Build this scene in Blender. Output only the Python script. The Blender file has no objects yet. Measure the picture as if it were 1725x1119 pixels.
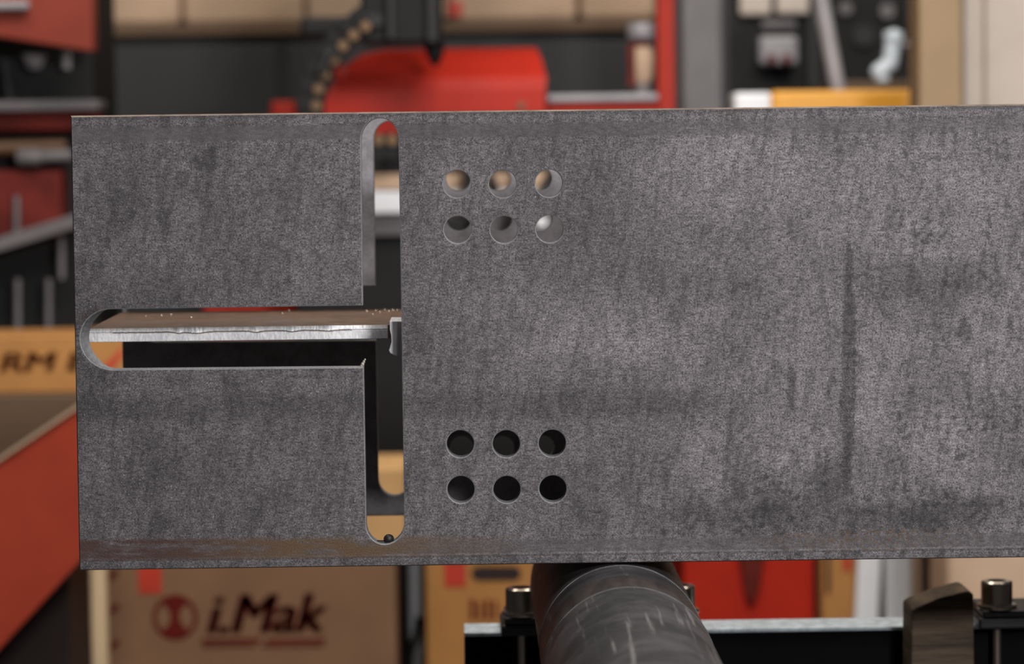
import bpy, bmesh, math, random
from mathutils import Vector, Matrix
random.seed(7)
SC = bpy.context.scene
COL = SC.collection

# ------------------------------------------------------------------ camera, world, lights, exposure
FW, FH = 1725, 1119
LENS = 107.0
FPX = FW * LENS / 36.0
DCAM = 2.03                       # lens to the front flange of the beam
CAM = Vector((0.0, -DCAM, 1.184))
VPX, VPY = 786.0, 238.0           # where the depth direction vanishes
dY = Vector(((VPX - FW/2)/FPX, (VPY - FH/2)/FPX, 1.0)).normalized()
_x = Vector((1.0, -0.0125, 0.0))
dX = (_x - dY*_x.dot(dY)).normalized()
dZ = dX.cross(dY)                 # camera frame: x right, y down, z forward
if dZ.y > 0: dZ = -dZ             # world up points up in the picture
W2C = Matrix((dX, dY, dZ)).transposed()      # columns = images of world axes
C2W = W2C.transposed()

def P(px, py, d):
    """the point of the upright plane d metres in front of the lens seen at (px, py)"""
    v = C2W @ Vector(((px - FW/2)/FPX, (py - FH/2)/FPX, 1.0))
    return CAM + v*(d/v.y)

def PX(p):
    c = W2C @ (Vector(p) - CAM)
    return (c.x/c.z*FPX + FW/2, c.y/c.z*FPX + FH/2)

cd = bpy.data.cameras.new('camera'); cam = bpy.data.objects.new('camera', cd); COL.objects.link(cam)
cd.sensor_width = 36.0; cd.lens = LENS; cd.clip_start = 0.05; cd.clip_end = 100
flip = Matrix(((1,0,0),(0,-1,0),(0,0,-1)))
cam.matrix_world = Matrix.Translation(CAM) @ (C2W @ flip).to_4x4()
cd.dof.use_dof = True; cd.dof.focus_distance = DCAM*1.003; cd.dof.aperture_fstop = 7.6
SC.camera = cam

SC.view_settings.view_transform = 'Standard'
SC.view_settings.look = 'None'
SC.view_settings.exposure = 0.0
SC.view_settings.gamma = 1.0
SC.view_settings.use_curve_mapping = False

wd = bpy.data.worlds.new('hall_light'); SC.world = wd; wd.use_nodes = True
wd.node_tree.nodes['Background'].inputs[0].default_value = (0.95, 0.97, 1.0, 1)
wd.node_tree.nodes['Background'].inputs[1].default_value = 0.035

def area(name, loc, target, sx, sy, power, color=(1,1,1)):
    l = bpy.data.lights.new(name, 'AREA'); l.shape = 'RECTANGLE'; l.size = sx; l.size_y = sy
    l.energy = power; l.color = color
    o = bpy.data.objects.new(name, l); COL.objects.link(o); o.location = loc
    o.rotation_euler = (Vector(target) - Vector(loc)).to_track_quat('-Z', 'Y').to_euler()
    return o
area('hall_lamp_front', (1.2, -2.2, 3.7), (0.25, 0.0, 1.05), 2.0, 1.0, 90, (1.0, 0.98, 0.98))
area('edge_fill_lamp', (0.95, -3.0, 1.83), (0.15, 0.0, 1.07), 0.36, 0.2, 74, (1.0, 0.98, 0.98))  # low lamp added to brighten the web's cut edge through the slot
area('hall_lamp_middle', (0.1, 0.55, 3.1), (0.1, 2.4, 0.9), 2.6, 0.5, 58, (1.0, 0.93, 0.84))
area('hall_lamp_rear', (0.3, 2.2, 3.9), (0.2, 3.6, 1.3), 3.0, 0.8, 42, (1.0, 0.92, 0.82))

# ------------------------------------------------------------------ materials
def nmat(name):
    m = bpy.data.materials.new(name); m.use_nodes = True
    nt = m.node_tree
    return m, nt, nt.nodes['Principled BSDF']

class N:
    """small node helper"""
    def __init__(s, nt): s.nt = nt
    def new(s, t, **k):
        n = s.nt.nodes.new(t)
        for a, b in k.items(): setattr(n, a, b)
        return n
    def put(s, sock, v):
        if isinstance(v, bpy.types.NodeSocket): s.nt.links.new(v, sock)
        else: sock.default_value = v
    def math(s, op, a, b=None, c=None, clamp=False):
        n = s.new('ShaderNodeMath', operation=op, use_clamp=clamp)
        for i, v in enumerate((a, b, c)):
            if v is not None: s.put(n.inputs[i], v)
        return n.outputs[0]
    def vmath(s, op, a, b=None):
        n = s.new('ShaderNodeVectorMath', operation=op)
        s.put(n.inputs[0], a)
        if b is not None: s.put(n.inputs[1], b)
        return n.outputs['Value' if op in ('LENGTH', 'DOT_PRODUCT') else 'Vector']
    def comb(s, x, y, z=0.0):
        n = s.new('ShaderNodeCombineXYZ')
        for i, v in enumerate((x, y, z)): s.put(n.inputs[i], v)
        return n.outputs[0]
    def noise(s, vec, scale, detail=2.0, rough=0.5):
        n = s.new('ShaderNodeTexNoise'); s.put(n.inputs['Vector'], vec)
        n.inputs['Scale'].default_value = scale; n.inputs['Detail'].default_value = detail
        n.inputs['Roughness'].default_value = rough
        return n.outputs['Fac']
    def rng(s, v, a, b, c=0.0, d=1.0, smooth=True):
        n = s.new('ShaderNodeMapRange'); n.interpolation_type = 'SMOOTHSTEP' if smooth else 'LINEAR'
        n.clamp = True
        for i, q in enumerate((v, a, b, c, d)): s.put(n.inputs[i], q)
        return n.outputs[0]
    def mix(s, f, a, b):
        n = s.new('ShaderNodeMix', data_type='RGBA')
        s.put(n.inputs['Factor'], f); s.put(n.inputs['A'] if False else n.inputs[6], a); s.put(n.inputs[7], b)
        return n.outputs[2]
    def bump(s, h, strength, dist):
        n = s.new('ShaderNodeBump'); n.inputs['Strength'].default_value = strength
        n.inputs['Distance'].default_value = dist; s.put(n.inputs['Height'], h)
        return n.outputs[0]

def srgb(r, g, b):
    f = lambda c: (c/255/12.92) if c/255 <= 0.04045 else ((c/255 + 0.055)/1.055)**2.4
    return (f(r), f(g), f(b), 1.0)

def plain(name, col, rough=0.5, metal=0.0, var=0.12, scale=14.0, spec=0.5, stretch=(1,1,1), bump=0.0):
    """one paint / board / metal: base colour with slight blotches of its own"""
    m, nt, bs = nmat(name); n = N(nt)
    tc = n.new('ShaderNodeTexCoord').outputs['Object']
    v = n.vmath('MULTIPLY', tc, stretch)
    f = n.noise(v, scale, 4.0, 0.6)
    lo = tuple(c*(1-var) for c in col[:3]) + (1,)
    hi = tuple(min(1, c*(1+var)) for c in col[:3]) + (1,)
    n.put(bs.inputs['Base Color'], n.mix(n.rng(f, 0.3, 0.7), lo, hi))
    bs.inputs['Roughness'].default_value = rough
    bs.inputs['Metallic'].default_value = metal
    bs.inputs['Specular IOR Level'].default_value = spec
    if bump: n.put(bs.inputs['Normal'], n.bump(n.noise(v, scale*6, 3.0), bump, 0.002))
    return m

# affine map of the front flange plane to a stain chart (units: 1/2526 m, origin at the top left of the visible beam)
KP = FPX/DCAM
def fit_chart():
    a, b, c = Vector(PX((0,0,1.0))), Vector(PX((0.4,0,1.0))), Vector(PX((0,0,1.2)))
    ux, vx = (b - a)/0.4; uz, vz = (c - a)/0.2
    return ux, uz, a.x - uz*1.0, vx, vz, a.y - vz*1.0

def steel_face():
    m, nt, bs = nmat('mill_scale_steel'); n = N(nt)
    geo = n.new('ShaderNodeNewGeometry').outputs['Position']
    ux, uz, u0, vx, vz, v0 = fit_chart()
    u = n.math('ADD', n.vmath('DOT_PRODUCT', geo, (ux, 0, uz)), u0)
    v = n.math('ADD', n.vmath('DOT_PRODUCT', geo, (vx, 0, vz)), v0)
    uv = n.comb(u, v, 0.0)
    # warped chart for ragged stain borders
    w1 = n.noise(uv, 0.02, 4.0, 0.65); w2 = n.noise(n.vmath('ADD', uv, (500, 900, 0)), 0.02, 4.0, 0.65)
    su = n.math('ADD', u, n.math('MULTIPLY', n.math('SUBTRACT', w1, 0.5), 90.0))
    sv = n.math('ADD', v, n.math('MULTIPLY', n.math('SUBTRACT', w2, 0.5), 110.0))
    st = n.comb(su, sv, 0.0)
    def blob(cx, cy, rx, ry, amp, inner=0.3, src=None):
        q = n.vmath('MULTIPLY', n.vmath('SUBTRACT', src or st, (cx, cy, 0)), (1/rx, 1/ry, 0))
        return n.rng(n.vmath('LENGTH', q), inner, 1.0, amp, 0.0)
    def band(c, half, soft, amp, slope=-0.0125):
        vv = n.math('ADD', v, n.math('MULTIPLY', u, -slope))
        dd = n.math('ABSOLUTE', n.math('SUBTRACT', vv, c))
        return n.rng(dd, half, half + soft, amp, 0.0)
    def total(lst):
        r = lst[0]
        for q in lst[1:]: r = n.math('ADD', r, q)
        return r
    # fine grain
    g1 = n.noise(uv, 0.36, 2.0, 0.75)
    g2 = n.noise(n.comb(n.math('MULTIPLY', u, 0.55), v), 0.16, 2.0, 0.6)
    g3 = n.noise(uv, 0.055, 4.0, 0.7)
    g4 = n.noise(uv, 0.011, 3.0, 0.6)
    # run marks: long vertical streaks broken into short ones
    r1 = n.noise(n.comb(n.math('MULTIPLY', su, 0.055), n.math('MULTIPLY', v, 0.007)), 1.0, 4.0, 0.65)
    r2 = n.noise(n.comb(n.math('MULTIPLY', n.math('ADD', u, n.math('MULTIPLY', v, 0.16)), 0.085), n.math('MULTIPLY', v, 0.012)), 1.0, 3.0, 0.6)
    spk = n.rng(n.noise(uv, 0.34, 1.0, 0.6), 0.64, 0.80)                  # bright sparkling grains
    pit = n.rng(n.noise(uv, 0.13, 3.0, 0.7), 0.56, 0.72)                 # dark pits
    # bright areas (worn scale)
    bright = total([
        blob(1010, 560, 260, 90, 0.20), blob(1230, 290, 210, 120, 0.22), blob(1560, 330, 260, 160, 0.17),
        blob(1190, 770, 75, 85, 0.26), blob(1330, 760, 110, 60, 0.24), blob(1690, 560, 90, 150, 0.24), blob(1330, 640, 260, 100, 0.10),
        blob(1590, 740, 110, 90, 0.22), blob(1390, 560, 200, 130, 0.12), blob(560, 330, 150, 200, 0.06), blob(1640, 800, 80, 60, 0.18),
        blob(1460, 700, 60, 100, 0.20)])
    dark = total([
        blob(960, 340, 150, 190, 0.12), blob(1060, 430, 60, 130, 0.10), blob(700, 300, 60, 120, 0.05),
        blob(1560, 470, 150, 60, 0.14), blob(1260, 500, 90, 60, 0.10),
        blob(340, 268, 38, 22, 0.26), blob(310, 302, 18, 16, 0.22), blob(352, 330, 26, 90, 0.16), blob(280, 350, 22, 90, 0.12),
        blob(225, 226, 22, 10, 0.28),
        blob(260, 830, 26, 170, 0.16), blob(420, 850, 200, 70, 0.08), blob(170, 570, 60, 160, 0.10), blob(560, 800, 60, 120, 0.05),
        blob(300, 500, 220, 40, 0.10), blob(700, 560, 30, 70, 0.22),
        blob(980, 830, 40, 70, 0.12), blob(1340, 880, 330, 42, 0.20), blob(1390, 815, 60, 70, 0.18), blob(1600, 865, 150, 50, 0.26),
        blob(1230, 790, 22, 120, 0.22), blob(1300, 850, 50, 50, 0.22), blob(1170, 850, 70, 50, 0.10), blob(1650, 790, 90, 60, 0.10),
        blob(1230, 600, 60, 50, 0.10), blob(1000, 800, 200, 160, 0.06), blob(1620, 560, 24, 24, 0.20), blob(160, 545, 40, 40, 0.24)])
    clean = n.comb(n.math('ADD', u, n.math('MULTIPLY', n.math('SUBTRACT', g3, 0.5), 16.0)), sv)
    dark = n.math('ADD', dark, total([blob(1428, 620, 15, 250, 0.36, 0.55, clean), blob(1331, 650, 9, 60, 0.30, 0.4, clean),
                                      blob(1428, 430, 24, 40, 0.10, 0.4, clean)]))
    smooth = n.math('ADD', n.math('MULTIPLY', band(230, 9, 5, 1.0), n.rng(u, 700, 1600, 1.0, 0.45)), n.math('MULTIPLY', band(934, 8, 8, 0.8), 1.0), clamp=True)
    low_band = n.math('MULTIPLY', band(692, 10, 24, 0.30), n.rng(u, 1150, 1420, 1.0, 0.1))
    edge_dark = total([band(199, 3, 5, 0.25), band(962, 5, 6, 0.16), band(949, 0.8, 2.0, 0.35), band(217, 1.0, 3.0, 0.12)])
    edge_light = band(945.5, 0.8, 1.6, 0.5)
    base = n.math('ADD', 0.070, n.math('MULTIPLY', n.math('SUBTRACT', g3, 0.5), 0.085))
    base = n.math('ADD', base, n.math('MULTIPLY', n.math('SUBTRACT', g4, 0.5), 0.085))
    base = n.math('ADD', base, n.math('MULTIPLY', n.rng(u, 100, 1400, 0.0, 1.0, False), 0.040))
    base = n.math('MULTIPLY', base, n.math('ADD', 1.0, n.math('MULTIPLY', n.math('SUBTRACT', bright, dark), 1.7)))
    base = n.math('MULTIPLY', base, n.math('SUBTRACT', 1.0, low_band))
    base = n.math('MULTIPLY', base, n.rng(r1, 0.32, 0.52, 0.70, 1.05))
    base = n.math('MULTIPLY', base, n.rng(r2, 0.32, 0.52, 0.72, 1.05))
    base = n.math('MULTIPLY', base, n.math('SUBTRACT', 1.0, edge_dark))
    # rows of short dark dashes and clusters of scale spots
    dash = n.rng(n.noise(n.comb(n.math('MULTIPLY', n.math('ADD', u, n.math('MULTIPLY', n.math('SUBTRACT', g3, 0.5), 22.0)), 0.075), n.math('MULTIPLY', v, 0.026)), 1.0, 3.0, 0.6), 0.53, 0.66)
    where = n.rng(n.noise(n.vmath('ADD', uv, (77, 31, 0)), 0.0065, 3.0, 0.55), 0.40, 0.60)
    base = n.math('MULTIPLY', base, n.math('SUBTRACT', 1.0, n.math('MULTIPLY', n.math('MULTIPLY', dash, where), 0.34)))
    right = n.rng(n.math('ADD', u, n.math('MULTIPLY', v, 0.7)), 1300, 2000, 0.15, 1.0)
    clump = n.rng(n.math('ADD', n.noise(n.comb(n.math('MULTIPLY', u, 0.02), n.math('MULTIPLY', v, 0.012)), 1.0, 4.0, 0.7), n.math('MULTIPLY', dark, 0.35)), 0.46, 0.60)
    spot = n.rng(n.noise(uv, 0.085, 5.0, 0.75), 0.49, 0.58)
    base = n.math('MULTIPLY', base, n.math('SUBTRACT', 1.0, n.math('MULTIPLY', n.math('MULTIPLY', clump, spot), n.math('MULTIPLY', right, 0.62))))
    grain = n.math('ADD', n.math('MULTIPLY', n.math('SUBTRACT', g1, 0.5), 4.4), n.math('MULTIPLY', n.math('SUBTRACT', g2, 0.5), 1.8))
    # blotchy dark flecks collect where the stains are
    fleck = n.math('MULTIPLY', pit, n.math('ADD', 0.22, n.math('MULTIPLY', dark, 1.3)), clamp=True)
    base = n.math('MULTIPLY', base, n.math('SUBTRACT', 1.0, fleck))
    rawg = n.math('MAXIMUM', n.math('MULTIPLY', base, n.math('ADD', 1.0, grain)), 0.018)
    rawg = n.math('ADD', rawg, n.math('MULTIPLY', spk, 0.22))
    sm = n.math('MULTIPLY', n.math('ADD', 0.066, n.math('MULTIPLY', n.math('SUBTRACT', g2, 0.5), 0.06)), n.rng(g4, 0.3, 0.7, 0.85, 1.12))
    val = n.math('ADD', n.math('MULTIPLY', rawg, n.math('SUBTRACT', 1.0, n.math('MULTIPLY', smooth, 0.75))), n.math('MULTIPLY', sm, n.math('MULTIPLY', smooth, 0.75)))
    val = n.math('ADD', val, n.math('MULTIPLY', edge_light, n.math('MULTIPLY', g2, 0.12)))
    col = n.new('ShaderNodeCombineColor')
    n.put(col.inputs[0], n.math('MULTIPLY', val, 1.05)); n.put(col.inputs[1], n.math('MULTIPLY', val, 0.955)); n.put(col.inputs[2], n.math('MULTIPLY', val, 1.0))
    # rust: along the lower edge on the left, specks on the right, upper left corner of the slot
    rb = n.math('MULTIPLY', band(931, 13, 9, 1.0), n.rng(n.noise(n.comb(n.math('MULTIPLY', u, 0.012), n.math('MULTIPLY', v, 0.06)), 1.0, 5.0, 0.7), 0.30, 0.56))
    rustL = n.math('MULTIPLY', rb, n.rng(u, 560, 960, 1.0, 0.0))
    rustR = n.math('MULTIPLY', n.math('MULTIPLY', rb, n.rng(n.noise(uv, 0.12, 3.0), 0.45, 0.62)), blob(1460, 905, 240, 60, 0.7, 0.3, uv))
    rustC = n.math('MULTIPLY', blob(165, 530, 44, 22, 0.5), n.rng(g3, 0.4, 0.6))
    rustT = n.math('MULTIPLY', band(195, 1, 3, 0.45), n.rng(n.noise(uv, 0.03, 3.0), 0.4, 0.6))
    rust = n.math('ADD', n.math('ADD', rustL, rustR), n.math('ADD', rustC, rustT), clamp=True)
    rcol = n.mix(n.rng(u, 250, 520), n.mix(g1, (0.010, 0.004, 0.003, 1), (0.075, 0.034, 0.024, 1)), n.mix(g1, (0.030, 0.016, 0.007, 1), (0.14, 0.08, 0.036, 1)))
    n.put(bs.inputs['Base Color'], n.mix(n.math('MULTIPLY', rust, 0.95), col.outputs[0], rcol))
    bs.inputs['Roughness'].default_value = 0.62
    bs.inputs['Specular IOR Level'].default_value = 0.35
    n.put(bs.inputs['Normal'], n.bump(n.math('ADD', g1, n.math('MULTIPLY', g3, 0.6)), 0.25, 0.0012))
    return m

def rear_steel():
    m, nt, bs = nmat('rear_flange_steel'); n = N(nt)
    g = n.new('ShaderNodeNewGeometry').outputs['Position']
    f = n.noise(g, 60.0, 4.0, 0.6); f2 = n.noise(g, 500.0, 2.0)
    t = n.math('ADD', n.math('MULTIPLY', f, 0.7), n.math('MULTIPLY', f2, 0.3))
    n.put(bs.inputs['Base Color'], n.mix(n.rng(t, 0.3, 0.7), (0.15, 0.142, 0.148, 1), (0.29, 0.275, 0.287, 1)))
    bs.inputs['Roughness'].default_value = 0.6
    return m

def web_rust():
    m, nt, bs = nmat('rusty_web'); n = N(nt)
    g = n.new('ShaderNodeNewGeometry').outputs['Position']
    f = n.noise(n.vmath('MULTIPLY', g, (1, 2.5, 1)), 70.0, 5.0, 0.7); f2 = n.noise(g, 18.0, 3.0)
    c = n.mix(n.rng(f, 0.3, 0.75), (0.060, 0.030, 0.016, 1), (0.20, 0.115, 0.068, 1))
    n.put(bs.inputs['Base Color'], n.mix(n.rng(f2, 0.45, 0.75, 0.0, 0.5), c, (0.13, 0.10, 0.085, 1)))
    bs.inputs['Roughness'].default_value = 0.55
    n.put(bs.inputs['Normal'], n.bump(f, 0.3, 0.001))
    return m

def cut_steel(name, base=0.72, rough=0.36, vert=False):
    m, nt, bs = nmat(name); n = N(nt)
    g = n.new('ShaderNodeNewGeometry').outputs['Position']
    s = (900, 60, 60) if vert else (700, 200, 260)
    f = n.noise(n.vmath('MULTIPLY', g, s), 1.0, 3.0, 0.6)
    f2 = n.noise(g, 45.0, 4.0, 0.6)
    a = tuple(base*k for k in (0.72, 0.72, 0.75)) + (1,)
    b = tuple(min(1, base*k) for k in (1.15, 1.15, 1.18)) + (1,)
    n.put(bs.inputs['Base Color'], n.mix(n.rng(n.math('ADD', n.math('MULTIPLY', f, 0.6), n.math('MULTIPLY', f2, 0.4)), 0.35, 0.65), a, b))
    bs.inputs['Metallic'].default_value = 0.12
    bs.inputs['Roughness'].default_value = rough
    n.put(bs.inputs['Normal'], n.bump(n.math('ADD', f, f2), 0.35, 0.0010))
    return m

def roller_steel():
    m, nt, bs = nmat('worn_roller_steel'); n = N(nt)
    tc = n.new('ShaderNodeTexCoord').outputs['Object']
    lines = n.noise(n.vmath('MULTIPLY', tc, (150, 5, 150)), 1.0, 4.0, 0.7)     # scratches along the roller
    fine = n.noise(n.vmath('MULTIPLY', tc, (330, 16, 330)), 1.0, 2.0, 0.6)
    bl = n.noise(tc, 24.0, 4.0, 0.65)
    c = n.mix(n.rng(bl, 0.35, 0.65), (0.032, 0.031, 0.032, 1), (0.095, 0.090, 0.092, 1))
    c = n.mix(n.rng(lines, 0.57, 0.68, 0.0, 0.8), c, (0.27, 0.26, 0.255, 1))
    c = n.mix(n.rng(fine, 0.62, 0.72, 0.0, 0.5), c, (0.03, 0.03, 0.032, 1))
    n.put(bs.inputs['Base Color'], c)
    bs.inputs['Metallic'].default_value = 0.35
    bs.inputs['Roughness'].default_value = 0.46
    return m

def cardboard(name, col, var=0.08):
    return plain(name, col, rough=0.85, var=var, scale=9.0, spec=0.15)

M = {}
M['steel'] = steel_face(); M['rear'] = rear_steel(); M['web'] = web_rust()
M['cut'] = cut_steel('bright_cut_edge', 0.93, 0.42); M['cutv'] = cut_steel('bright_cut_root', 0.8, 0.42, True)
M['slotwall'] = cut_steel('slot_wall_steel', 0.20, 0.5)
M['roller'] = roller_steel()
M['rustband'] = plain('rusty_roller_band', (0.060, 0.047, 0.040, 1), 0.45, 0.3, 0.5, 30.0, stretch=(3, 0.6, 3))
M['seam'] = plain('scuffed_seam', (0.095, 0.09, 0.09, 1), 0.45, 0.3, 0.4, 80.0)
M['blacksteel'] = plain('black_painted_steel', (0.0035, 0.0035, 0.004, 1), 0.8, spec=0.05)
M['galv'] = plain('galvanised_top', (0.60, 0.68, 0.74, 1), 0.45, 0.1, 0.25, 120.0)
M['bolt'] = plain('dark_bolt_steel', (0.46, 0.39, 0.33, 1), 0.24, 0.95, 0.1, 40.0)
M['blockblack'] = plain('blackened_clamp_steel', (0.022, 0.022, 0.023, 1), 0.45, 0.2, 0.2, 60.0)
M['brownblock'] = plain('dark_brown_ridged_surface', (0.078, 0.054, 0.036, 1), 0.7, 0.0, 0.55, 9.0, stretch=(1, 1, 14), spec=0.2, bump=0.4)
M['slag'] = plain('black_slag', (0.012, 0.011, 0.010, 1), 0.5, 0.2)
M['bead'] = plain('bright_spatter', (0.75, 0.68, 0.58, 1), 0.25, 0.7)
M['tan'] = cardboard('tan_cardboard', srgb(190, 163, 138))
M['tan4'] = cardboard('light_tan_cardboard', srgb(206, 164, 112))
M['fadedink'] = plain('faded_red_print', srgb(128, 60, 36), 0.8, spec=0.1)
M['tan2'] = cardboard('orange_cardboard', srgb(176, 126, 74))
M['tan3'] = cardboard('brown_cardboard', srgb(134, 102, 78))
M['plank'] = plain('brown_wood_board', srgb(96, 74, 54), 0.7, stretch=(0.3, 3, 3))
M['litSide'] = plain('lit_side_cardboard', srgb(240, 212, 172), 0.6, stretch=(4, 4, 0.4))
M['ink'] = plain('dark_red_print', srgb(96, 28, 22), 0.8, spec=0.1)
M['redtape'] = plain('red_sticker', srgb(186, 56, 36), 0.6)
M['red'] = plain('bright_red_paint', srgb(178, 44, 30), 0.45, var=0.06, spec=0.15)
M['redsat'] = plain('satin_red_paint', srgb(162, 46, 33), 0.5, var=0.08, spec=0.15)
M['orangered'] = plain('orange_red_paint', srgb(170, 66, 46), 0.5, var=0.07, spec=0.2)
M['brick'] = plain('brick_red_paint', srgb(134, 56, 42), 0.5, var=0.07, spec=0.2)
M['darkred'] = plain('dull_dark_red_paint', srgb(98, 34, 28), 0.6, var=0.3, spec=0.15)
M['charcoal'] = plain('charcoal_paint', srgb(29, 29, 30), 0.6)
M['black'] = plain('matt_black', srgb(16, 16, 16), 0.6, spec=0.3)
M['darkbrown'] = plain('dark_brown_paint', srgb(42, 28, 24), 0.6)
M['grey'] = plain('grey_paint', srgb(100, 97, 99), 0.5)
M['midgrey'] = plain('mid_grey_metal', srgb(108, 104, 106), 0.45, 0.2)
M['silver'] = plain('silver_metal', srgb(150, 148, 152), 0.45, 0.15)
M['white'] = plain('white_paint', srgb(236, 238, 242), 0.5, var=0.03)
M['whiteblue'] = plain('white_plastic', srgb(220, 230, 240), 0.4, var=0.03)
M['yellow'] = plain('yellow_paint', srgb(228, 162, 50), 0.45, var=0.04)
M['beige'] = plain('tan_column_paint', srgb(154, 128, 96), 0.6, var=0.05)
M['greige'] = plain('pale_beige_panel', srgb(190, 178, 167), 0.6, var=0.05)
M['brownpipe'] = plain('brown_pipe', srgb(96, 70, 48), 0.5, 0.1)
M['amber'] = plain('amber_disc', srgb(112, 84, 54), 0.5, 0.2)
M['floor'] = plain('dark_concrete', srgb(58, 56, 54), 0.8, scale=3.0)
M['wall'] = plain('dark_hall_wall', srgb(52, 50, 49), 0.8, scale=1.0)

# ------------------------------------------------------------------ mesh helpers
class MB:
    """collects shapes (world coordinates) and links them as ONE mesh object"""
    def __init__(s): s.bm = bmesh.new()
    def _quadbox(s, c8):
        v = [s.bm.verts.new(c) for c in c8]
        for f in ((0,1,2,3), (7,6,5,4), (0,4,5,1), (1,5,6,2), (2,6,7,3), (3,7,4,0)): s.bm.faces.new([v[i] for i in f])
        return v
    def box(s, lo, hi, bevel=0.0, seg=2):
        (x0,y0,z0), (x1,y1,z1) = lo, hi
        t = bmesh.new() if bevel else s.bm
        v = [t.verts.new(c) for c in ((x0,y0,z0),(x1,y0,z0),(x1,y0,z1),(x0,y0,z1),(x0,y1,z0),(x1,y1,z0),(x1,y1,z1),(x0,y1,z1))]
        for f in ((0,1,2,3), (7,6,5,4), (0,4,5,1), (1,5,6,2), (2,6,7,3), (3,7,4,0)): t.faces.new([v[i] for i in f])
        if bevel:
            bmesh.ops.bevel(t, geom=list(t.edges), offset=bevel, segments=seg, affect='EDGES', profile=0.5)
            s._absorb(t)
        return s
    def _absorb(s, t):
        me = bpy.data.meshes.new('tmp'); t.to_mesh(me); t.free(); s.bm.from_mesh(me); bpy.data.meshes.remove(me)
    def prism(s, pts, y0, y1, bevel=0.0):
        """outline pts (x, z) from depth y0 to y1"""
        t = bmesh.new()
        a = [t.verts.new((x, y0, z)) for x, z in pts]; b = [t.verts.new((x, y1, z)) for x, z in pts]
        t.faces.new(a); t.faces.new(b[::-1])
        k = len(pts)
        for i in range(k): t.faces.new((a[i], b[i], b[(i+1)%k], a[(i+1)%k]))
        if bevel: bmesh.ops.bevel(t, geom=list(t.edges), offset=bevel, segments=2, affect='EDGES', profile=0.5)
        s._absorb(t); return s
    def cyl(s, a, b, r, r2=None, seg=32, bevel=0.0):
        a, b = Vector(a), Vector(b); r2 = r if r2 is None else r2
        t = bmesh.new()
        bmesh.ops.create_cone(t, cap_ends=True, segments=seg, radius1=r, radius2=r2, depth=(b-a).length)
        if bevel:
            es = [e for e in t.edges if len(e.link_faces) == 2 and any(len(f.verts) > 4 for f in e.link_faces)]
            bmesh.ops.bevel(t, geom=es, offset=bevel, segments=2, affect='EDGES', profile=0.5)
        q = (b-a).to_track_quat('Z', 'Y').to_matrix().to_4x4()
        bmesh.ops.transform(t, matrix=Matrix.Translation((a+b)/2) @ q, verts=t.verts)
        s._absorb(t); return s
    def lathe(s, prof, o, axis=(0,0,1), seg=40):
        """prof: (radius, height) along axis from o"""
        t = bmesh.new(); rows = []
        for r, h in prof:
            rows.append([t.verts.new((r*math.cos(2*math.pi*i/seg), r*math.sin(2*math.pi*i/seg), h)) for i in range(seg)])
        for A, B in zip(rows, rows[1:]):
            for i in range(seg): t.faces.new((A[i], A[(i+1)%seg], B[(i+1)%seg], B[i]))
        t.faces.new(rows[0][::-1]); t.faces.new(rows[-1])
        q = Vector(axis).to_track_quat('Z', 'Y').to_matrix().to_4x4()
        bmesh.ops.transform(t, matrix=Matrix.Translation(o) @ q, verts=t.verts)
        s._absorb(t); return s
    def ball(s, c, r, sc=(1,1,1), sub=2):
        t = bmesh.new(); bmesh.ops.create_icosphere(t, subdivisions=sub, radius=r)
        bmesh.ops.transform(t, matrix=Matrix.Translation(c) @ Matrix.Diagonal((*sc, 1)), verts=t.verts)
        s._absorb(t); return s
    def rings(s, rows):
        """loft of closed rings with equal counts, capped"""
        t = bmesh.new(); R = [[t.verts.new(p) for p in r] for r in rows]; k = len(rows[0])
        for A, B in zip(R, R[1:]):
            for i in range(k): t.faces.new((A[i], A[(i+1)%k], B[(i+1)%k], B[i]))
        t.faces.new(R[0][::-1]); t.faces.new(R[-1]); s._absorb(t); return s
    def tube(s, pts, r, seg=12):
        for a, b in zip(pts, pts[1:]): s.cyl(a, b, r, seg=seg)
        for p in pts[1:-1]: s.ball(p, r)
        return s
    def build(s, name, mat, parent=None, smooth=False, recalc=True):
        if recalc: bmesh.ops.recalc_face_normals(s.bm, faces=s.bm.faces)
        me = bpy.data.meshes.new(name)
        off = Vector((0,0,0)); p = parent
        while p is not None: off += p.location; p = p.parent
        o = bpy.data.objects.new(name, me)
        if parent is None:
            xs = [v.co for v in s.bm.verts]
            off = Vector((sum(v.x for v in xs)/len(xs), sum(v.y for v in xs)/len(xs), min(v.z for v in xs)))
            o.location = off
        for v in s.bm.verts: v.co -= off
        s.bm.to_mesh(me); s.bm.free()
        for q in (mat if isinstance(mat, (list, tuple)) else [mat]): me.materials.append(q)
        if smooth:
            for pl in me.polygons: pl.use_smooth = True
            try: me.set_sharp_from_angle(angle=math.radians(35))
            except Exception: pass
        COL.objects.link(o); o.parent = parent
        return o

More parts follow.
